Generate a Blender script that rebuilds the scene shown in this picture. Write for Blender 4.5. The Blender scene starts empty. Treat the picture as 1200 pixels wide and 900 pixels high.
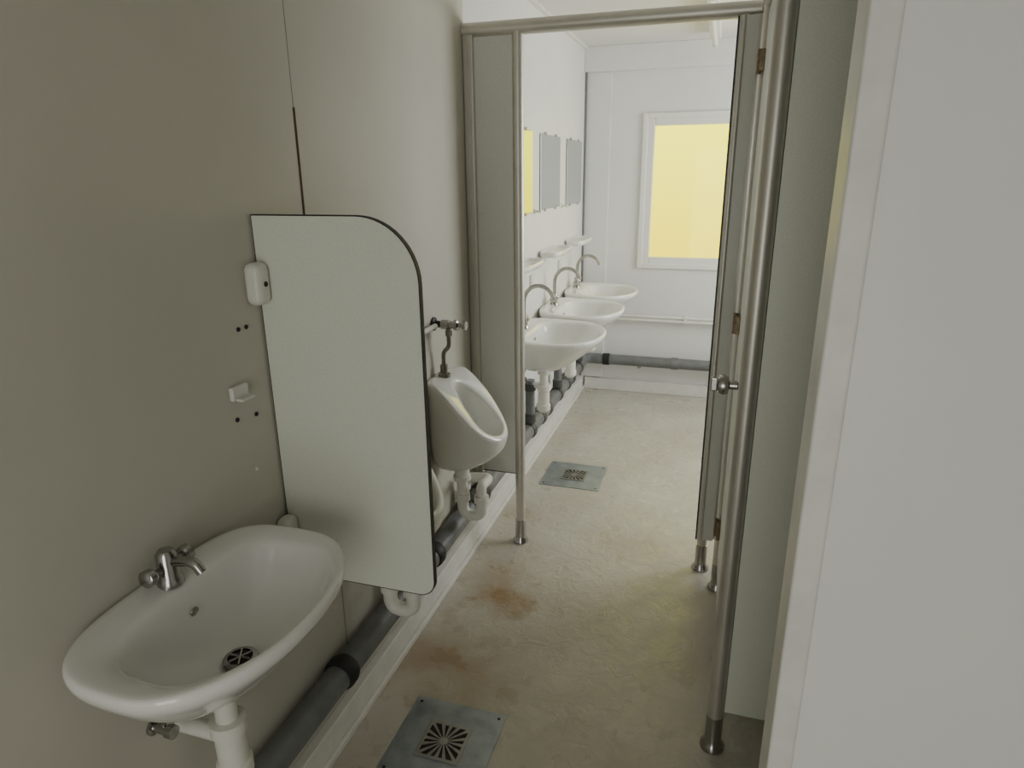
import bpy, bmesh, math, random
from mathutils import Vector, Matrix
random.seed(3)
S = bpy.context.scene
COL = S.collection
WX = -0.95      # left wall face
YB = 4.80       # back wall face
XR = 1.35       # right wall face
YF = -1.30      # entrance wall face
H = 2.34

# ---------------------------------------------------------------- materials
def mat(name, col, rough=0.5, metal=0.0, noise=0.0, nscale=8.0, bump=0.0, bscale=60.0, spec=0.5, rvar=0.0, col2=None, coat=0.0):
    m = bpy.data.materials.new(name); m.use_nodes = True
    nt = m.node_tree; b = nt.nodes['Principled BSDF']
    b.inputs['Base Color'].default_value = (*col, 1)
    b.inputs['Roughness'].default_value = rough
    b.inputs['Metallic'].default_value = metal
    b.inputs['Specular IOR Level'].default_value = spec
    b.inputs['Coat Weight'].default_value = coat
    geo = nt.nodes.new('ShaderNodeNewGeometry')
    if noise > 0 or rvar > 0:
        n = nt.nodes.new('ShaderNodeTexNoise'); n.inputs['Scale'].default_value = nscale
        n.inputs['Detail'].default_value = 6; n.inputs['Roughness'].default_value = 0.6
        nt.links.new(geo.outputs['Position'], n.inputs['Vector'])
        r = nt.nodes.new('ShaderNodeValToRGB')
        r.color_ramp.elements[0].position = 0.35; r.color_ramp.elements[1].position = 0.65
        c2 = col2 if col2 else tuple(max(0, c * (1 - noise)) for c in col)
        r.color_ramp.elements[0].color = (*c2, 1); r.color_ramp.elements[1].color = (*col, 1)
        nt.links.new(n.outputs['Fac'], r.inputs['Fac'])
        if noise > 0: nt.links.new(r.outputs['Color'], b.inputs['Base Color'])
        if rvar > 0:
            mr = nt.nodes.new('ShaderNodeMapRange')
            mr.inputs['From Min'].default_value = 0.3; mr.inputs['From Max'].default_value = 0.7
            mr.inputs['To Min'].default_value = max(0.02, rough - rvar); mr.inputs['To Max'].default_value = rough + rvar
            nt.links.new(n.outputs['Fac'], mr.inputs['Value']); nt.links.new(mr.outputs[0], b.inputs['Roughness'])
    if bump > 0:
        n2 = nt.nodes.new('ShaderNodeTexNoise'); n2.inputs['Scale'].default_value = bscale; n2.inputs['Detail'].default_value = 4
        nt.links.new(geo.outputs['Position'], n2.inputs['Vector'])
        bp = nt.nodes.new('ShaderNodeBump'); bp.inputs['Strength'].default_value = bump; bp.inputs['Distance'].default_value = 0.01
        nt.links.new(n2.outputs['Fac'], bp.inputs['Height']); nt.links.new(bp.outputs['Normal'], b.inputs['Normal'])
    return m

M_wall  = mat('wall_panel_white', (0.76,0.76,0.735), 0.42, noise=0.04, nscale=3, bump=0.05, bscale=25)
M_wall2 = mat('wall_panel_dimmed', (0.58,0.555,0.475), 0.5, noise=0.06, nscale=2.5, bump=0.05, bscale=25)  # beige near panels, dimmer light of that section darkened into the colour
M_ceil  = mat('ceiling_panel', (0.74,0.73,0.69), 0.5, noise=0.03, nscale=2)
M_trim  = mat('trim_white', (0.74,0.73,0.68), 0.4, noise=0.12, nscale=12)
M_hpl   = mat('hpl_greygreen', (0.76,0.79,0.69), 0.38, noise=0.10, nscale=240)
M_hplg  = mat('hpl_grey', (0.68,0.69,0.63), 0.4, noise=0.08, nscale=200)
M_edge  = mat('hpl_black_edge', (0.015,0.013,0.012), 0.5)
M_alu   = mat('aluminium_profile', (0.62,0.60,0.54), 0.40, metal=0.7, noise=0.08, nscale=6)
M_chrome= mat('chrome_dull', (0.42,0.41,0.39), 0.2, metal=1.0, noise=0.15, nscale=40)
M_steel = mat('steel_plate', (0.42,0.46,0.49), 0.42, metal=0.75, noise=0.25, nscale=18, rvar=0.12)
M_grate = mat('steel_grate', (0.42,0.42,0.40), 0.4, metal=0.9, noise=0.2, nscale=40)
M_brass = mat('old_brass', (0.30,0.23,0.15), 0.4, metal=0.8, noise=0.4, nscale=60)
M_flush = mat('tarnished_pipe', (0.32,0.29,0.24), 0.4, metal=0.8, noise=0.35, nscale=60)
M_cer   = mat('ceramic_white', (0.82,0.82,0.78), 0.07, noise=0.03, nscale=6, coat=0.3)
M_pla   = mat('plastic_white', (0.78,0.77,0.70), 0.35, noise=0.08, nscale=20)
M_pvc   = mat('pvc_grey', (0.17,0.175,0.175), 0.4, noise=0.2, nscale=20)
M_pvcd  = mat('pvc_grey_dark', (0.07,0.07,0.07), 0.45, noise=0.2, nscale=20)
M_blk   = mat('rubber_black', (0.012,0.012,0.012), 0.55)
M_dark  = mat('dark_recess', (0.02,0.018,0.015), 0.8)
M_rust  = mat('rust_seam', (0.10,0.045,0.02), 0.8, noise=0.5, nscale=60)
M_seam  = mat('seam_grey', (0.32,0.30,0.26), 0.7)
M_upvc  = mat('window_upvc', (0.80,0.79,0.74), 0.3, noise=0.04, nscale=6)

m = bpy.data.materials.new('mirror_glass'); m.use_nodes = True
b = m.node_tree.nodes['Principled BSDF']; b.inputs['Base Color'].default_value = (0.60,0.64,0.64,1); b.inputs['Metallic'].default_value = 1; b.inputs['Roughness'].default_value = 0.04
M_mirror = m

# floor: worn, slightly wet epoxy
m = bpy.data.materials.new('floor_epoxy_worn'); m.use_nodes = True
nt = m.node_tree; b = nt.nodes['Principled BSDF']; N = nt.nodes.new; L = nt.links.new
geo = N('ShaderNodeNewGeometry')
n1 = N('ShaderNodeTexNoise'); n1.inputs['Scale'].default_value = 2.2; n1.inputs['Detail'].default_value = 8; n1.inputs['Roughness'].default_value = 0.65
L(geo.outputs['Position'], n1.inputs['Vector'])
r1 = N('ShaderNodeValToRGB'); r1.color_ramp.elements[0].position = 0.3; r1.color_ramp.elements[1].position = 0.7
r1.color_ramp.elements[0].color = (0.43,0.395,0.32,1); r1.color_ramp.elements[1].color = (0.55,0.525,0.455,1)
L(n1.outputs['Fac'], r1.inputs['Fac'])
prev = r1.outputs['Color']
nz = N('ShaderNodeTexNoise'); nz.inputs['Scale'].default_value = 9; nz.inputs['Detail'].default_value = 7
L(geo.outputs['Position'], nz.inputs['Vector'])
for (sx, sy, rad, amt) in [(-0.68,2.08,0.17,0.75),(-0.86,1.70,0.24,0.55),(-0.68,1.64,0.24,0.5),(-0.76,2.2,0.2,0.4),(-0.3,2.6,0.18,0.2),(-0.85,2.75,0.15,0.25)]:
    d = N('ShaderNodeVectorMath'); d.operation = 'DISTANCE'; d.inputs[1].default_value = (sx, sy, 0)
    L(geo.outputs['Position'], d.inputs[0])
    ad = N('ShaderNodeMath'); ad.operation = 'MULTIPLY_ADD'; ad.inputs[1].default_value = 0.35; ad.inputs[2].default_value = -0.17
    L(nz.outputs['Fac'], ad.inputs[0])
    sm = N('ShaderNodeMath'); sm.operation = 'ADD'; L(d.outputs['Value'], sm.inputs[0]); L(ad.outputs[0], sm.inputs[1])
    mr = N('ShaderNodeMapRange'); mr.interpolation_type = 'SMOOTHSTEP'
    mr.inputs['From Min'].default_value = 0.0; mr.inputs['From Max'].default_value = rad
    mr.inputs['To Min'].default_value = amt; mr.inputs['To Max'].default_value = 0
    L(sm.outputs[0], mr.inputs['Value'])
    mx = N('ShaderNodeMixRGB'); L(mr.outputs[0], mx.inputs['Fac']); L(prev, mx.inputs['Color1']); mx.inputs['Color2'].default_value = (0.30,0.175,0.065,1)
    prev = mx.outputs['Color']
v = N('ShaderNodeTexVoronoi'); v.feature = 'DISTANCE_TO_EDGE'; v.inputs['Scale'].default_value = 5
wv = N('ShaderNodeVectorMath'); wv.operation = 'ADD'; L(geo.outputs['Position'], wv.inputs[0])
nv = N('ShaderNodeTexNoise'); nv.inputs['Scale'].default_value = 6; L(geo.outputs['Position'], nv.inputs['Vector']); L(nv.outputs['Color'], wv.inputs[1])
L(wv.outputs[0], v.inputs['Vector'])
vr = N('ShaderNodeMapRange'); vr.inputs['From Min'].default_value = 0; vr.inputs['From Max'].default_value = 0.012; vr.inputs['To Min'].default_value = 0.22; vr.inputs['To Max'].default_value = 0
L(v.outputs['Distance'], vr.inputs['Value'])
mk = N('ShaderNodeMath'); mk.operation = 'MULTIPLY'; L(vr.outputs[0], mk.inputs[0]); L(nz.outputs['Fac'], mk.inputs[1])
mx = N('ShaderNodeMixRGB'); L(mk.outputs[0], mx.inputs['Fac']); L(prev, mx.inputs['Color1']); mx.inputs['Color2'].default_value = (0.20,0.17,0.13,1)
L(mx.outputs['Color'], b.inputs['Base Color'])
rr = N('ShaderNodeMapRange'); rr.inputs['From Min'].default_value = 0.3; rr.inputs['From Max'].default_value = 0.7; rr.inputs['To Min'].default_value = 0.2; rr.inputs['To Max'].default_value = 0.44
L(nz.outputs['Fac'], rr.inputs['Value']); L(rr.outputs[0], b.inputs['Roughness'])
n3 = N('ShaderNodeTexNoise'); n3.inputs['Scale'].default_value = 17; n3.inputs['Detail'].default_value = 9; n3.inputs['Roughness'].default_value = 0.62; n3.inputs['Distortion'].default_value = 0.9
L(geo.outputs['Position'], n3.inputs['Vector'])
bp = N('ShaderNodeBump'); bp.inputs['Strength'].default_value = 0.65; bp.inputs['Distance'].default_value = 0.01
L(n3.outputs['Fac'], bp.inputs['Height']); L(bp.outputs['Normal'], b.inputs['Normal'])
M_floor = m

m = bpy.data.materials.new('yellow_exterior_glow'); m.use_nodes = True  # outside wall glows: daylight on it is put in as emission
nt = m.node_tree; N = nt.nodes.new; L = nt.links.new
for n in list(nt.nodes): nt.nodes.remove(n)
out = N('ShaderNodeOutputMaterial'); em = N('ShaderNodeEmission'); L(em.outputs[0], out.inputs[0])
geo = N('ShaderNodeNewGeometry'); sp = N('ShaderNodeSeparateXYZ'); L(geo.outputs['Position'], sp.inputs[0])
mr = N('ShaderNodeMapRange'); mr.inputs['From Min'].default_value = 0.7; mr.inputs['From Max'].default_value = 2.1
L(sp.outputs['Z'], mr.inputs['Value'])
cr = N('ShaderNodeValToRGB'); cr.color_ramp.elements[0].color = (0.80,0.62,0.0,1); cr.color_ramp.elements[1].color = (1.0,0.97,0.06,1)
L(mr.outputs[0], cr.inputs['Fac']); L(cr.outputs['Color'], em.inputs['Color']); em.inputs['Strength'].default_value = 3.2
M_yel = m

m = bpy.data.materials.new('window_glass'); m.use_nodes = True
nt = m.node_tree; N = nt.nodes.new; L = nt.links.new
for n in list(nt.nodes): nt.nodes.remove(n)
out = N('ShaderNodeOutputMaterial'); tr = N('ShaderNodeBsdfTransparent'); gl = N('ShaderNodeBsdfGlossy'); gl.inputs['Roughness'].default_value = 0.05
mxs = N('ShaderNodeMixShader'); mxs.inputs[0].default_value = 0.02
L(tr.outputs[0], mxs.inputs[1]); L(gl.outputs[0], mxs.inputs[2]); L(mxs.outputs[0], out.inputs[0])
M_glass = m

# ---------------------------------------------------------------- geometry helpers
def empty(name, loc=(0,0,0)):
    e = bpy.data.objects.new(name, None); e.location = loc; e.empty_display_size = 0.05
    COL.objects.link(e); return e

def mesh_obj(name, verts, faces, mat, parent=None, smooth=False, bevel=0.0, subsurf=0, auto=None):
    verts = [Vector(v) for v in verts]
    lo = Vector((min(v.x for v in verts), min(v.y for v in verts), min(v.z for v in verts)))
    hi = Vector((max(v.x for v in verts), max(v.y for v in verts), max(v.z for v in verts)))
    c = (lo + hi) / 2
    me = bpy.data.meshes.new(name)
    me.from_pydata([v - c for v in verts], [], faces); me.update()
    bm = bmesh.new(); bm.from_mesh(me); bmesh.ops.recalc_face_normals(bm, faces=bm.faces); bm.to_mesh(me); bm.free()
    me.materials.append(mat)
    o = bpy.data.objects.new(name, me); COL.objects.link(o)
    if parent:
        o.parent = parent; o.location = c - parent.location
    else: o.location = c
    if smooth:
        for p in me.polygons: p.use_smooth = True
    if bevel > 0:
        bv = o.modifiers.new('bevel', 'BEVEL'); bv.width = bevel; bv.segments = 4; bv.limit_method = 'ANGLE'
    if subsurf:
        ss = o.modifiers.new('sub', 'SUBSURF'); ss.levels = subsurf; ss.render_levels = subsurf
    if auto:
        try:
            me.set_sharp_from_angle(angle=math.radians(auto))
        except Exception: pass
    return o

def box(name, x0, x1, y0, y1, z0, z1, mat, parent=None, bevel=0.0):
    v = [(x,y,z) for x in (x0,x1) for y in (y0,y1) for z in (z0,z1)]
    f = [(0,1,3,2),(4,6,7,5),(0,4,5,1),(2,3,7,6),(0,2,6,4),(1,5,7,3)]
    return mesh_obj(name, v, f, mat, parent, bevel=bevel)

def loft(name, rings, mat, parent=None, cap0=True, cap1=True, smooth=True, subsurf=0, auto=None):
    n = len(rings[0]); v = [p for r in rings for p in r]; f = []
    for i in range(len(rings)-1):
        for j in range(n):
            k = (j+1) % n
            f.append((i*n+j, i*n+k, (i+1)*n+k, (i+1)*n+j))
    if cap0: f.append(tuple(range(n)))
    if cap1: f.append(tuple((len(rings)-1)*n + j for j in range(n)))
    return mesh_obj(name, v, f, mat, parent, smooth=smooth, subsurf=subsurf, auto=auto)

def fillet(pts, rad, n=7):
    pts = [Vector(p) for p in pts]; out = [pts[0]]
    for i in range(1, len(pts)-1):
        p, a, c = pts[i], pts[i-1], pts[i+1]
        d1 = (a-p); d2 = (c-p); r = min(rad, d1.length*0.48, d2.length*0.48)
        A = p + d1.normalized()*r; C = p + d2.normalized()*r
        for k in range(n+1):
            t = k/n; out.append((1-t)**2*A + 2*t*(1-t)*p + t*t*C)
    out.append(pts[-1]); return out

def tube(name, pts, r, mat, parent=None, fil=0.0, seg=20):
    pts = fillet(pts, fil) if fil > 0 else [Vector(p) for p in pts]
    rings = []; t = (pts[1]-pts[0]).normalized()
    up = Vector((0,0,1)) if abs(t.z) < 0.9 else Vector((1,0,0))
    nrm = (up - t*up.dot(t)).normalized()
    for i, p in enumerate(pts):
        if i == 0: t = (pts[1]-pts[0]).normalized()
        elif i == len(pts)-1: t = (pts[-1]-pts[-2]).normalized()
        else: t = ((pts[i+1]-p).normalized() + (p-pts[i-1]).normalized()).normalized()
        nrm = (nrm - t*nrm.dot(t)).normalized(); bn = t.cross(nrm)
        rr = r[i] if isinstance(r, (list,tuple)) else r
        rings.append([p + nrm*rr*math.cos(2*math.pi*j/seg) + bn*rr*math.sin(2*math.pi*j/seg) for j in range(seg)])
    return loft(name, rings, mat, parent, auto=40)

def lathe(name, prof, loc, axis, mat, parent=None, seg=28):
    a = Vector(axis).normalized(); up = Vector((0,0,1)) if abs(a.z) < 0.9 else Vector((1,0,0))
    n = (up - a*up.dot(a)).normalized(); bn = a.cross(n); loc = Vector(loc)
    rings = [[loc + a*d + n*r*math.cos(2*math.pi*j/seg) + bn*r*math.sin(2*math.pi*j/seg) for j in range(seg)] for r, d in prof]
    return loft(name, rings, mat, parent, auto=35)

# ---------------------------------------------------------------- room shell
box('floor', WX-0.1, XR+0.1, YF-0.6, YB+0.1, -0.1, 0.0, M_floor)
box('ceiling', WX-0.1, XR+0.1, YF-0.1, YB+0.1, H, H+0.1, M_ceil)
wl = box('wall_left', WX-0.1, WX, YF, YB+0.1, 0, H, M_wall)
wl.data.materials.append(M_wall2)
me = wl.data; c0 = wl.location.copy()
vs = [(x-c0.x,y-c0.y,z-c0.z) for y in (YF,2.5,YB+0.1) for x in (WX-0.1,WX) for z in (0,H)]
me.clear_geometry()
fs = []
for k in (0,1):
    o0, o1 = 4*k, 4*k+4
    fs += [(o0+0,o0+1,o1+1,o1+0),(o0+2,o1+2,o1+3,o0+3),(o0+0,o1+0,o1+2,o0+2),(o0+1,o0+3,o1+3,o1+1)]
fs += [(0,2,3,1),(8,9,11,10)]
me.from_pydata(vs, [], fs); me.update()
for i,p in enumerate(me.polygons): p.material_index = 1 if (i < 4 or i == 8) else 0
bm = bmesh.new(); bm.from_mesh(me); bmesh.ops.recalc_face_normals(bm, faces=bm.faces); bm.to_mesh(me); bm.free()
box('seam_lower', WX-0.002, WX+0.0008, 1.405, 1.410, 0.1, 1.45, M_seam, wl)
box('seam_rusty', WX-0.002, WX+0.0012, 1.404, 1.411, 1.45, 1.70, M_rust, wl)
box('seam_upper', WX-0.002, WX+0.0006, 1.4062, 1.4083, 1.70, H-0.01, M_seam, wl)
box('wall_right', XR, XR+0.1, YF, YB+0.1, 0, H, M_wall)
wx0, wx1, wz0, wz1 = -0.56, 0.36, 0.91, 1.93
wb = empty('wall_back', (0, YB, 0))
box('panel_left', WX, wx0, YB, YB+0.1, 0, H, M_wall, wb)
box('panel_right', wx1, XR, YB, YB+0.1, 0, H, M_wall, wb)
box('panel_below', wx0, wx1, YB, YB+0.1, 0, wz0, M_wall, wb)
box('panel_above', wx0, wx1, YB, YB+0.1, wz1, H, M_wall, wb)
box('trim_1', WX+0.001, XR, YB-0.07, YB, 2.19, H, M_wall, bevel=0.004)
box('trim_2', WX+0.001, -0.775, YB-0.025, YB, 0.09, 2.19, M_wall, bevel=0.003)
box('trim_3', WX+0.001, WX+0.012, YB-0.05, YB-0.025, 0.1, 2.19, M_pvc)
box('trim_4', WX, WX+0.02, 2.5, YB-0.07, H-0.02, H, M_trim)
we = empty('wall_front', (0, YF, 0))
box('panel_left', WX, -0.5, YF-0.1, YF, 0, H, M_wall, we)
box('panel_right', 0.5, XR, YF-0.1, YF, 0, H, M_wall, we)
box('panel_above', -0.5, 0.5, YF-0.1, YF, 2.05, H, M_wall, we)
box('wall_vestibule', 0.15, XR, 0.80, 0.86, 0, H, M_wall)
box('trim_5', 0.118, 0.15, 0.79, 0.87, 0, H, M_trim, bevel=0.004)
bl = empty('baseboard_left', (WX, 2, 0))
box('ledge', WX, WX+0.03, YF, YB, 0, 0.10, M_trim, bl, bevel=0.004)
box('ledge_foot', WX+0.03, WX+0.042, YF, YB, 0, 0.022, M_trim, bl, bevel=0.003)
bb = empty('baseboard_back', (0, YB, 0))
box('ledge', WX+0.042, XR, YB-0.045, YB, 0, 0.085, M_trim, bb, bevel=0.004)

# ---------------------------------------------------------------- window
w = empty('window_1', ((wx0+wx1)/2, YB, wz0))
def frame(par, x0,x1,z0,z1,y0,y1,t,mat,nm):
    box(nm+'_left', x0, x0+t, y0, y1, z0, z1, mat, par, 0.006)
    box(nm+'_right', x1-t, x1, y0, y1, z0, z1, mat, par, 0.006)
    box(nm+'_top', x0+t, x1-t, y0, y1, z1-t, z1, mat, par, 0.006)
    box(nm+'_bottom', x0+t, x1-t, y0, y1, z0, z0+t, mat, par, 0.006)
frame(w, wx0, wx1, wz0, wz1, YB-0.02, YB+0.05, 0.035, M_upvc, 'outer_frame')
frame(w, wx0+0.03, wx1-0.03, wz0+0.03, wz1-0.03, YB-0.012, YB+0.04, 0.05, M_upvc, 'sash')
box('glass', wx0+0.07, wx1-0.07, YB+0.02, YB+0.026, wz0+0.07, wz1-0.07, M_glass, w)
lathe('handle_rosette', [(0.014,0),(0.014,0.01),(0.008,0.012),(0.008,0.03)], (wx1-0.055, YB-0.012, 1.42), (0,-1,0), M_pla, w)
tube('handle_lever', [(wx1-0.055, YB-0.042, 1.42),(wx1-0.055, YB-0.042, 1.32)], 0.009, M_pla, w)
box('exterior_yellow_glow_wall', -2.2, 2.2, YB+0.75, YB+0.8, -0.1, 3.2, M_yel)  # self-lit board behind the window, brighter towards the top

# ---------------------------------------------------------------- ceiling lamp
lf = empty('fluorescent_light_fixture', (-0.125, 3.9, H))
box('housing', -0.155, -0.095, 3.28, 4.48, H-0.045, H, M_pla, lf, 0.006)
tube('tube', [(-0.125,3.32,H-0.075),(-0.125,4.44,H-0.075)], 0.013, M_upvc, lf)
for yy in (3.30, 4.46):
    box('lamp_holder', -0.14, -0.11, yy-0.014, yy+0.014, H-0.095, H-0.045, M_pla, lf, 0.003)

# ---------------------------------------------------------------- partition with doorway
def foot(par, x, y, nm, top=0.11):
    lathe(nm, [(0.034,0),(0.034,0.008),(0.027,0.018),(0.023,0.03),(0.023,top)], (x,y,0), (0,0,1), M_chrome, par)
PY = 2.50
p = empty('partition_doorway', (-0.4, PY, 0))
tube('header_rail', [(WX+0.001,PY,2.045),(0.085,PY,2.045)], 0.025, M_alu, p, seg=24)
tube('post', [(-0.745,PY,0.10),(-0.745,PY,2.03)], 0.021, M_alu, p, seg=24)
foot(p, -0.745, PY, 'post_foot')
box('panel_filler', WX+0.04, -0.762, PY-0.007, PY+0.007, 0.33, 2.03, M_hplg, p)
box('panel_edge', WX+0.04, -0.762, PY-0.0072, PY+0.0072, 0.326, 0.33, M_edge, p)
box('wall_profile', WX+0.0005, WX+0.042, PY-0.02, PY+0.02, 0.31, 2.03, M_alu, p, 0.006)
box('wall_profile_rib', WX+0.016, WX+0.022, PY-0.024, PY-0.02, 0.31, 2.03, M_alu, p, 0.001)
tube('jamb_post', [(0.022,PY,0.10),(0.022,PY,2.03)], 0.02, M_alu, p, seg=24)
foot(p, 0.022, PY, 'jamb_foot')
box('jamb_panel', 0.0, 0.06, PY-0.05, PY-0.037, 0.16, 2.02, M_hplg, p)
box('jamb_panel_edge', -0.006, 0.0, PY-0.051, PY-0.036, 0.158, 2.02, M_edge, p)
tube('jamb_bead', [(0.012,PY-0.052,0.16),(0.012,PY-0.052,2.02)], 0.009, M_alu, p, seg=16)
box('jamb_filler', 0.04, 0.085, PY-0.02, PY+0.02, 0.15, 2.03, M_alu, p, 0.004)

CX = 0.088
c = empty('toilet_cubicle', (CX, 2.0, 0))
tube('top_rail', [(CX,PY,2.045),(CX,1.10,2.045)], 0.025, M_alu, c, seg=24)
for yy, nm in ((2.375,'post_hinge'),(1.59,'post_latch')):
    tube(nm, [(CX,yy,0.10),(CX,yy,2.03)], 0.0225, M_alu, c, seg=24)
    foot(c, CX, yy, nm+'_foot')
box('door_leaf', CX-0.007, CX+0.007, 1.625, 2.345, 0.16, 2.0, M_hplg, c)
box('door_edge_trim', CX-0.010, CX+0.010, 1.614, 1.625, 0.16, 2.0, M_alu, c, 0.003)
box('door_edge_gap', CX-0.006, CX+0.006, 2.345, 2.351, 0.16, 2.0, M_edge, c)
for zz in (0.28, 1.06, 1.87):
    tube('hinge_barrel', [(CX-0.022,2.346,zz-0.035),(CX-0.022,2.346,zz+0.035)], 0.008, M_brass, c, seg=14)
    box('hinge_plate', CX-0.02, CX-0.007, 2.30, 2.345, zz-0.03, zz+0.03, M_brass, c, 0.002)
lathe('knob', [(0.028,0),(0.028,0.008),(0.012,0.012),(0.011,0.03),(0.024,0.034),(0.027,0.045),(0.024,0.058),(0.015,0.062)], (CX-0.007,1.75,1.02), (-1,0,0), M_chrome, c)
box('knob_turn', CX-0.085, CX-0.068, 1.745, 1.755, 1.002, 1.038, M_chrome, c, 0.003)
box('panel_side_near', CX+0.023, XR-0.003, 1.583, 1.597, 0.13, 2.0, M_hpl, c)
box('panel_side_far', CX+0.0, XR-0.003, PY-0.007, PY+0.007, 0.15, 2.0, M_hplg, c)
tube('rail_side_near', [(CX,1.59,2.045),(XR-0.002,1.59,2.045)], 0.02, M_alu, c)
tube('rail_side_far', [(CX,PY,2.045),(XR-0.002,PY,2.045)], 0.02, M_alu, c)

# ---------------------------------------------------------------- urinal divider
d = empty('urinal_divider', (WX, 1.215, 0.62))
def divider_outline(x0, x1, z0, z1, rt, rb, n=14):
    pts = [(x0,z0)]
    for k in range(n+1):
        a = -math.pi/2 + (math.pi/2)*k/n; pts.append((x1-rb+rb*math.cos(a), z0+rb+rb*math.sin(a)))
    for k in range(n+1):
        a = (math.pi/2)*k/n; pts.append((x1-rt+rt*math.cos(a), z1-rt+rt*math.sin(a)))
    pts.append((x0,z1)); return pts
def slab(name, o, y0, y1, mat, par):
    n = len(o); v = [(x,y0,z) for x,z in o] + [(x,y1,z) for x,z in o]
    f = [tuple(range(n)), tuple(range(2*n-1, n-1, -1))] + [(i,(i+1)%n,(i+1)%n+n,i+n) for i in range(n)]
    return mesh_obj(name, v, f, mat, par)
ol = divider_outline(WX+0.004, -0.567, 0.617, 1.476, 0.135, 0.04)
slab('core_dark_edge', ol, 1.2085, 1.2215, M_edge, d)
ol2 = divider_outline(WX+0.006, -0.5695, 0.6195, 1.4735, 0.1325, 0.0375)
slab('laminate_face', ol2, 1.2080, 1.2220, M_hpl, d)
for zz, nm in ((1.335,'bracket_top'),(0.74,'bracket_bottom')):
    box(nm, WX+0.0005, WX+0.040, 1.160, 1.208, zz-0.045, zz+0.045, M_pla, d, 0.017)
    lathe(nm+'_screw', [(0.006,0),(0.005,0.002)], (WX+0.040,1.185,zz), (1,0,0), M_dark, d, 12)
    box(nm+'_far', WX+0.0005, WX+0.040, 1.222, 1.264, zz-0.045, zz+0.045, M_pla, d, 0.017)

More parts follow.
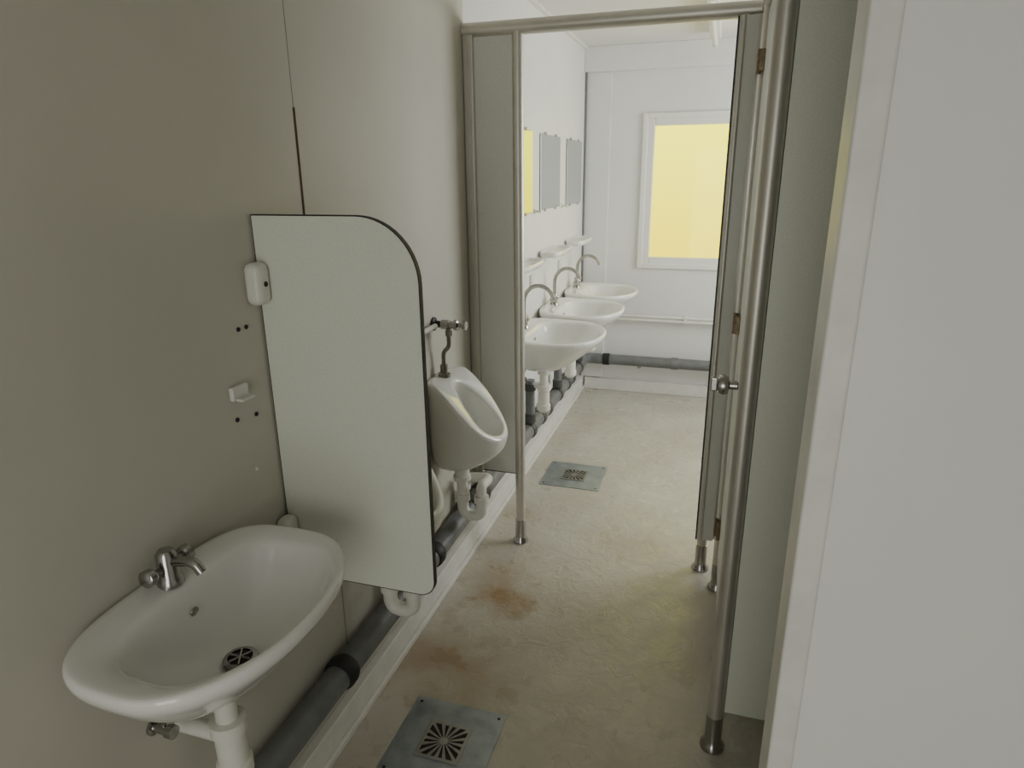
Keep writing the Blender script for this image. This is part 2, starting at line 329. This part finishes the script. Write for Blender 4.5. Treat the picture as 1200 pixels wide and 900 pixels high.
# ---------------------------------------------------------------- washbasins
def dring(cu, au, av, z, ycen, sq=2.0, n=56, zback=0.0, umin=0.001):
    out = []
    for j in range(n):
        t = 2*math.pi*j/n; cs, sn = math.cos(t), math.sin(t)
        e = 2.0/2.15 if cs > 0 else 2.0/ (2.0+sq)
        u = cu + au*math.copysign(abs(cs)**e, cs); v = av*math.copysign(abs(sn)**(e if cs<=0 else 2.0/2.15), sn)
        u = max(umin, u)
        zz = z + zback*max(0, -cs)
        out.append(Vector((WX+u, ycen+v, zz)))
    return out
def basin(yc, zr, D=0.46, Wd=0.56, name='washbasin', goose=True):
    e = empty(name, (WX, yc, zr)); s = D/0.46; q = Wd/0.56
    R = [ (0.16,0.055,0.06,-0.185,0),(0.16,0.085,0.09,-0.18,0),(0.165,0.125,0.145,-0.155,0),(0.185,0.165,0.20,-0.11,0),
          (0.21,0.200,0.245,-0.06,0),(0.226,0.222,0.272,-0.028,0),(0.23,0.229,0.279,-0.012,0.003),(0.23,0.230,0.28,-0.002,0.008),
          (0.23,0.226,0.276,0.005,0.012),(0.23,0.217,0.267,0.007,0.014),(0.262,0.175,0.228,0.002,0.008),(0.265,0.166,0.22,-0.006,0.0),
          (0.262,0.156,0.208,-0.03,0),(0.256,0.136,0.182,-0.065,0),(0.248,0.10,0.135,-0.098,0),(0.238,0.055,0.072,-0.118,0),(0.232,0.024,0.024,-0.126,0),(0.232,0.02,0.02,-0.16,0)]
    rings = [dring(cu*s, au*s, av*q, zr+z, yc, sq=1.6, zback=zb) for cu,au,av,z,zb in R]
    loft('bowl', rings, M_cer, e, cap0=True, cap1=True, subsurf=1)
    dx = WX+0.232*s
    lathe('drain_ring', [(0.030,0),(0.030,0.003),(0.022,0.005),(0.020,-0.004)], (dx,yc,zr-0.1235), (0,0,1), M_chrome, e)
    lathe('drain_hole', [(0.020,0),(0.020,0.0015)], (dx,yc,zr-0.1225), (0,0,1), M_dark, e)
    for k in range(3):
        a = math.pi*k/3; ca, sa = math.cos(a)*0.021, math.sin(a)*0.021
        tube('drain_bar', [(dx-ca,yc-sa,zr-0.119),(dx+ca,yc+sa,zr-0.119)], 0.0022, M_chrome, e, seg=8)
    lathe('overflow', [(0.009,0),(0.009,0.004),(0.006,0.005)], (WX+0.112*s,yc,zr-0.04), (1,0,-0.3), M_chrome, e, 16)
    tx = WX+0.058; tz = zr+0.012
    if goose:
        lathe('tap_base', [(0.026,0),(0.024,0.012),(0.019,0.018),(0.017,0.045),(0.020,0.05),(0.018,0.065)], (tx,yc,tz), (0,0,1), M_chrome, e)
        pts = [(tx,yc,tz+0.06)] + [(tx+0.075-0.075*math.cos(a), yc, tz+0.13+0.08*math.sin(a)) for a in [math.pi*k/14 for k in range(0,12)]]
        pts += [(pts[-1][0]+0.014, yc, pts[-1][2]-0.026)]
        tube('tap_spout', pts, 0.010, M_chrome, e, seg=14)
    else:
        lathe('tap_base', [(0.024,0),(0.022,0.012),(0.019,0.018),(0.018,0.06),(0.013,0.068)], (tx-0.015,yc,tz), (0,0,1), M_chrome, e)
        tube('tap_spout', [(tx-0.015,yc,tz+0.045),(tx+0.045,yc,tz+0.055),(tx+0.06,yc,tz+0.035)], 0.009, M_chrome, e, fil=0.012, seg=14)
    for sgn in (-1,1):
        hx = tx-(0 if goose else 0.015)
        tube('tap_handle_stem', [(hx,yc,tz+0.032),(hx,yc+sgn*0.034,tz+0.036)], 0.007, M_chrome, e, seg=12)
        lathe('tap_handle', [(0.013,0),(0.016,0.004),(0.016,0.016),(0.010,0.02)], (hx,yc+sgn*0.034,tz+0.036), (0,sgn,0.1), M_chrome, e, 16)
    bx = WX+0.16*s
    lathe('waste_nut', [(0.030,0),(0.030,0.03),(0.021,0.034),(0.021,0.10)], (bx,yc,zr-0.185), (0,0,-1), M_pla, e)
    lathe('trap_body', [(0.020,0),(0.034,0.003),(0.034,0.03),(0.029,0.035),(0.029,0.10),(0.034,0.104),(0.034,0.13),(0.02,0.145)], (bx,yc,zr-0.27), (0,0,-1), M_pla, e)
    if goose:
        tube('waste_arm', [(bx,yc,zr-0.315),(bx,yc+0.12,zr-0.315),(WX+0.055,yc+0.12,zr-0.315)], 0.018, M_pla, e, fil=0.03)
        tube('waste_drop', [(WX+0.055,yc+0.12,zr-0.29),(WX+0.055,yc+0.12,0.300)], 0.025, M_pvc, e)
        lathe('drop_collar_top', [(0.031,0),(0.031,0.035)], (WX+0.055,yc+0.12,zr-0.345), (0,0,1), M_pvcd, e)
        lathe('drop_collar_low', [(0.031,0),(0.031,0.045)], (WX+0.055,yc+0.12,0.298), (0,0,1), M_pvcd, e)
    else:
        tube('waste_arm', [(bx,yc,zr-0.315),(WX+0.001,yc,zr-0.315)], 0.017, M_pla, e)
    for sgn in (-1,1):
        tube('supply_hose', [(tx,yc+sgn*0.02,zr-0.05),(WX+0.05,yc+sgn*0.05,zr-0.22),(WX+0.025,yc+sgn*0.06,zr-0.26)], 0.005, M_chrome, e, fil=0.05, seg=10)
        lathe('angle_valve', [(0.016,0),(0.016,0.005),(0.009,0.006),(0.009,0.035),(0.013,0.036),(0.013,0.05)], (WX+0.0005,yc+sgn*0.06,zr-0.27), (1,0,0), M_chrome, e, 16)
    return e
basin(0.815, 0.836, D=0.342, Wd=0.50, goose=False)
for yc in (3.07, 3.70, 4.33):
    basin(yc, 0.82)

# ---------------------------------------------------------------- urinals
def urinal(yc):
    e = empty('urinal', (WX, yc, 0.52)); n = 48
    def ztop(u):
        t = min(1.0, max(0.0, (u-0.055)/0.21))
        t = t*t*(3-2*t)*0.35 + t*0.65
        return 0.862 - 0.215*t
    def ring(cu, au, av, zf, egg=0.0, sq=0.8):
        out = []
        for j in range(n):
            t = 2*math.pi*j/n; cs, sn = math.cos(t), math.sin(t)
            e2 = 2.0/(2+sq) if cs < 0 else 1.0
            u = cu + au*math.copysign(abs(cs)**e2, cs); v = av*math.copysign(abs(sn)**(e2), sn)
            v *= (1 + egg*cs*0.5) 
            u = max(0.001, u)
            out.append(Vector((WX+u, yc+v, zf(u))))
        return out
    def lerp(zb, s): return lambda u: zb*(1-s) + ztop(u)*s
    rings = [ring(0.070,0.045,0.05,lerp(0.520,0)), ring(0.080,0.072,0.085,lerp(0.525,0)), ring(0.098,0.10,0.112,lerp(0.54,0.06)),
             ring(0.116,0.125,0.132,lerp(0.555,0.25)), ring(0.127,0.133,0.142,lerp(0.565,0.5)), ring(0.129,0.134,0.146,lerp(0.565,0.8)),
             ring(0.129,0.137,0.148,lerp(0.565,0.95)), ring(0.128,0.135,0.146,lerp(0.565,1.0)),
             ring(0.129,0.128,0.139,lambda u: ztop(u)+0.006),
             ring(0.160,0.090,0.088,lambda u: ztop(u)+0.004, 0.6,0), ring(0.159,0.083,0.080,lambda u: ztop(u)-0.006, 0.6,0),
             ring(0.150,0.083,0.077,lambda u: ztop(u)-0.04, 0.3,0), ring(0.133,0.08,0.075,lambda u: ztop(u)*0.65+0.70*0.35-0.07, 0.1,0),
             ring(0.125,0.065,0.065,lambda u: 0.60, 0,0), ring(0.12,0.04,0.04,lambda u: 0.576,0,0), ring(0.12,0.015,0.015,lambda u: 0.572,0,0)]
    loft('bowl', rings, M_cer, e, subsurf=1)
    lathe('inlet_spud', [(0.022,0),(0.022,0.012),(0.014,0.016),(0.014,0.045)], (WX+0.035,yc,0.858), (0,0,1), M_flush, e)
    lathe('valve_rosette', [(0.024,0),(0.024,0.006),(0.012,0.010),(0.012,0.05)], (WX+0.0005,yc,1.05), (1,0,0), M_blk, e)
    lathe('valve_body', [(0.013,0),(0.017,0.004),(0.017,0.03),(0.013,0.034),(0.013,0.05),(0.019,0.052),(0.019,0.064),(0.010,0.068),(0.010,0.08),(0.016,0.082),(0.016,0.095)], (WX+0.03,yc,1.05), (1,0,0), M_chrome, e)
    tube('flush_pipe', [(WX+0.058,yc,1.04),(WX+0.058,yc,0.97),(WX+0.035,yc,0.95),(WX+0.035,yc,0.88)], 0.008, M_flush, e, fil=0.02, seg=14)
    lathe('pipe_nut', [(0.013,0),(0.013,0.02)], (WX+0.058,yc,1.01), (0,0,1), M_flush, e, 6)
    tx = WX+0.09
    lathe('outlet_nut', [(0.033,0),(0.033,0.02),(0.028,0.022),(0.028,0.045),(0.033,0.047),(0.033,0.065),(0.022,0.068)], (tx,yc,0.525), (0,0,-1), M_pla, e)
    tube('trap_bend', [(tx,yc,0.46),(tx,yc,0.315),(tx+0.075,yc+0.0,0.315),(tx+0.075,yc,0.40)], 0.021, M_pla, e, fil=0.036)
    lathe('trap_nut', [(0.028,0),(0.028,0.03)], (tx,yc,0.375), (0,0,1), M_pla, e)
    lathe('trap_nut_rise', [(0.028,0),(0.028,0.025)], (tx+0.075,yc,0.375), (0,0,1), M_pla, e)
    tube('trap_outlet', [(tx+0.075,yc,0.395),(tx+0.075,yc,0.44),(tx+0.075,yc+0.10,0.43),(WX+0.048,yc+0.14,0.40),(WX+0.048,yc+0.14,0.305)], 0.019, M_pla, e, fil=0.035)
    lathe('inlet_collar', [(0.026,0),(0.026,0.05)], (WX+0.048,yc+0.14,0.298), (0,0,1), M_blk, e)
for yc in (1.52, 2.12):
    urinal(yc)

wp = empty('water_supply_pipe', (WX, 1.9, 1.05))
tube('pipe', [(WX+0.022,1.24,1.05),(WX+0.022,2.09,1.05)], 0.009, M_pla, wp, seg=14)
for yy in (1.40, 1.84): box('clip', WX+0.0005, WX+0.03, yy-0.008, yy+0.008, 1.035, 1.065, M_pla, wp, 0.003)

# ---------------------------------------------------------------- waste pipe
g = empty('waste_pipe', (WX, 2, 0.25))
PXc = WX+0.048
tube('pipe_run', [(PXc,YF+0.02,0.25),(PXc,YB-0.085,0.25),(PXc+0.14,YB-0.085,0.25)], 0.038, M_pvc, g, fil=0.12, seg=24)
for yy in (0.35,1.30,1.70,1.92,2.30,2.42,2.95,3.19,3.40,3.55,3.82,4.05,4.18,4.45):
    mm = M_blk if yy < 2.4 else M_pvcd
    tube('coupling', [(PXc,yy-0.024,0.25),(PXc,yy-0.012,0.25),(PXc,yy+0.012,0.25),(PXc,yy+0.024,0.25)], [0.042,0.0465,0.0465,0.042], mm, g, seg=24)
for yy in (1.1,2.0,2.75,3.45,4.10,4.6):
    box('pipe_bracket', WX+0.0005, PXc+0.005, yy-0.012, yy+0.012, 0.198, 0.213, M_chrome, g, 0.002)
g2 = empty('waste_pipe', (0, YB-0.085, 0.25))
tube('pipe_run', [(PXc+0.14,YB-0.085,0.25),(XR-0.02,YB-0.085,0.25)], 0.038, M_pvc, g2, seg=24)
for xx in (-0.74,-0.25,0.3,0.9):
    tube('coupling', [(xx-0.024,YB-0.085,0.25),(xx+0.024,YB-0.085,0.25)], 0.043, M_blk if xx==-0.74 else M_pvc, g2, seg=24)
for xx in (-0.5,0.1,0.7):
    box('pipe_bracket', xx-0.012, xx+0.012, YB-0.09, YB-0.0005, 0.198, 0.213, M_chrome, g2, 0.002)
hp = empty('heating_pipe', (0, YB, 0.56))
tube('pipe_upper', [(WX+0.012,YB-0.045,0.572),(XR-0.005,YB-0.045,0.572)], 0.0095, M_pla, hp, seg=14)
tube('pipe_lower', [(WX+0.012,YB-0.045,0.545),(XR-0.005,YB-0.045,0.545)], 0.0095, M_pla, hp, seg=14)
for xx in (-0.7,-0.2,0.3,0.8): box('clip', xx-0.01, xx+0.01, YB-0.055, YB-0.0005, 0.535, 0.582, M_pla, hp, 0.003)

# ---------------------------------------------------------------- mirrors, shelves, sockets
for i, yc in enumerate((3.13, 3.80, 4.43)):
    e = empty('wall_mirror', (WX, yc, 1.56))
    box('backing', WX+0.0005, WX+0.004, yc-0.225, yc+0.225, 1.365, 1.755, M_pvc, e)
    box('glass', WX+0.004, WX+0.008, yc-0.223, yc+0.223, 1.367, 1.753, M_mirror, e, 0.001)
    for sy in (-0.12,0.12):
        for zz in (1.363,1.757): box('clip', WX+0.0005, WX+0.011, yc+sy-0.01, yc+sy+0.01, zz-0.008, zz+0.008, M_chrome, e, 0.001)
    if i == 0:
        e.rotation_euler[2] = -0.036; e.location.x += 0.009   # tilt added so the glass reflects the yellow window
for yc in (3.09, 3.73, 4.38):
    e = empty('ceramic_shelf', (WX, yc, 1.135))
    n = 40
    def sr(du, dv, z):
        out = []
        for j in range(n):
            t = 2*math.pi*j/n; cs, sn = math.cos(t), math.sin(t)
            u = 0.06 + du*math.copysign(abs(cs)**0.45, cs); v = dv*math.copysign(abs(sn)**0.45, sn)
            out.append(Vector((WX+max(0.001,u), yc+v, z)))
        return out
    loft('tray', [sr(0.03,0.15,1.112),sr(0.055,0.19,1.118),sr(0.06,0.20,1.130),sr(0.06,0.20,1.145),sr(0.056,0.196,1.148),sr(0.052,0.192,1.145),sr(0.048,0.188,1.132),sr(0.02,0.15,1.130)], M_cer, e)
    for s2 in (-0.12,0.12): box('bracket', WX+0.0005, WX+0.03, yc+s2-0.012, yc+s2+0.012, 1.09, 1.115, M_cer, e, 0.004)
for yc in (3.42, 4.06):
    e = empty('wall_socket', (WX, yc, 1.0))
    box('plate', WX+0.0005, WX+0.012, yc-0.04, yc+0.04, 0.965, 1.045, M_pla, e, 0.004)
    lathe('recess_rim', [(0.024,0),(0.024,0.002),(0.020,0.0021)], (WX+0.012,yc,1.005), (1,0,0), M_upvc, e)
    lathe('recess', [(0.019,0),(0.019,0.001)], (WX+0.014,yc,1.005), (1,0,0), M_pla, e)
for yc in (3.47, 4.10):
    e = empty('wall_hook', (WX, yc, 1.37))
    lathe('rosette', [(0.014,0),(0.014,0.005),(0.007,0.006),(0.007,0.03),(0.011,0.032),(0.011,0.038)], (WX+0.0005,yc,1.365), (1,0,0), M_pla, e, 18)

for i,(yy,zz) in enumerate(((1.155,1.247),(1.13,1.247),(1.151,1.052),(1.09,1.06),(1.13,0.93))):
    lathe('wall_screw', [(0.005,0),(0.0045,0.003),(0.003,0.004)], (WX,yy,zz), (1,0,0), M_dark if i<4 else M_pla, None, 12)
e = empty('soap_holder', (WX,1.10,1.12))
box('plate', WX+0.0005, WX+0.012, 1.075, 1.125, 1.105, 1.135, M_pla, e, 0.004)
box('lip', WX+0.012, WX+0.03, 1.08, 1.12, 1.105, 1.111, M_pla, e, 0.002)

# ---------------------------------------------------------------- floor drains
def floor_drain(x0, x1, y0, y1):
    cx, cy = (x0+x1)/2, (y0+y1)/2
    e = empty('floor_drain', (cx,cy,0))
    box('plate', x0, x1, y0, y1, 0.0, 0.004, M_steel, e, 0.0015)
    box('recess', cx-0.062, cx+0.062, cy-0.062, cy+0.062, 0.004, 0.0045, M_dark, e)
    t = 0.010; a = 0.066
    box('grate_frame_a', cx-a, cx+a, cy-a, cy-a+t, 0.0042, 0.0075, M_grate, e, 0.001)
    box('grate_frame_b', cx-a, cx+a, cy+a-t, cy+a, 0.0042, 0.0075, M_grate, e, 0.001)
    box('grate_frame_c', cx-a, cx-a+t, cy-a+t, cy+a-t, 0.0042, 0.0075, M_grate, e, 0.001)
    box('grate_frame_d', cx+a-t, cx+a, cy-a+t, cy+a-t, 0.0042, 0.0075, M_grate, e, 0.001)
    lathe('grate_hub', [(0.013,0),(0.013,0.003)], (cx,cy,0.0044), (0,0,1), M_grate, e, 20)
    for k in range(16):
        an = 2*math.pi*k/16; dx, dy = math.cos(an), math.sin(an); px, py = -dy, dx
        L2 = 0.058/max(abs(dx),abs(dy)); L1 = 0.012; w1, w2 = 0.0016, 0.0055
        q = [(cx+dx*L1+px*w1, cy+dy*L1+py*w1),(cx+dx*L1-px*w1, cy+dy*L1-py*w1),(cx+dx*L2-px*w2, cy+dy*L2-py*w2),(cx+dx*L2+px*w2, cy+dy*L2+py*w2)]
        v = [(x,y,0.0046) for x,y in q]+[(x,y,0.0068) for x,y in q]
        mesh_obj('grate_bar', v, [(0,1,2,3),(4,5,6,7),(0,1,5,4),(1,2,6,5),(2,3,7,6),(3,0,4,7)], M_grate, e)
    for sx in (x0+0.02,x1-0.02):
        for sy in (y0+0.02,y1-0.02):
            lathe('screw', [(0.005,0),(0.004,0.0015)], (sx,sy,0.004), (0,0,1), M_dark, e, 10)
floor_drain(-0.79,-0.50,1.235,1.525)
floor_drain(-0.815,-0.50,3.07,3.37)

# ---------------------------------------------------------------- lights
def area(name, loc, rot, sx, sy, power, col):
    l = bpy.data.lights.new(name, 'AREA'); l.shape = 'RECTANGLE'; l.size = sx; l.size_y = sy; l.energy = power; l.color = col
    o = bpy.data.objects.new(name, l); o.location = loc; o.rotation_euler = rot; COL.objects.link(o); return o
area('daylight_side_added', (XR-0.02,3.75,1.45), (0,math.radians(90),0), 1.0, 1.3, 40, (0.97,0.985,1.0))  # added light for an unseen window; the right wall is solid
area('daylight_entrance_added', (0.0,YF-0.25,1.05), (math.radians(90),0,0), 0.95, 1.7, 16, (1.0,0.985,0.91))  # added fill behind the camera, set at the unseen doorway
wd = bpy.data.worlds.new('World'); S.world = wd; wd.use_nodes = True
wd.node_tree.nodes['Background'].inputs[0].default_value = (0.85,0.92,1.0,1); wd.node_tree.nodes['Background'].inputs[1].default_value = 0.6

# ---------------------------------------------------------------- camera
cam = bpy.data.cameras.new('camera'); co = bpy.data.objects.new('camera', cam); COL.objects.link(co)
cam.sensor_fit = 'HORIZONTAL'; cam.sensor_width = 36; cam.lens = 36*780/1200; cam.clip_start = 0.02
X = Vector((0.9556,0.2945,-0.0095)); Z = Vector((0.28365,-0.91075,0.3001)).normalized()
Yv = Z.cross(X).normalized(); X = Yv.cross(Z).normalized()
co.matrix_world = Matrix(((X.x,Yv.x,Z.x,0),(X.y,Yv.y,Z.y,0),(X.z,Yv.z,Z.z,1.55),(0,0,0,1)))
S.camera = co
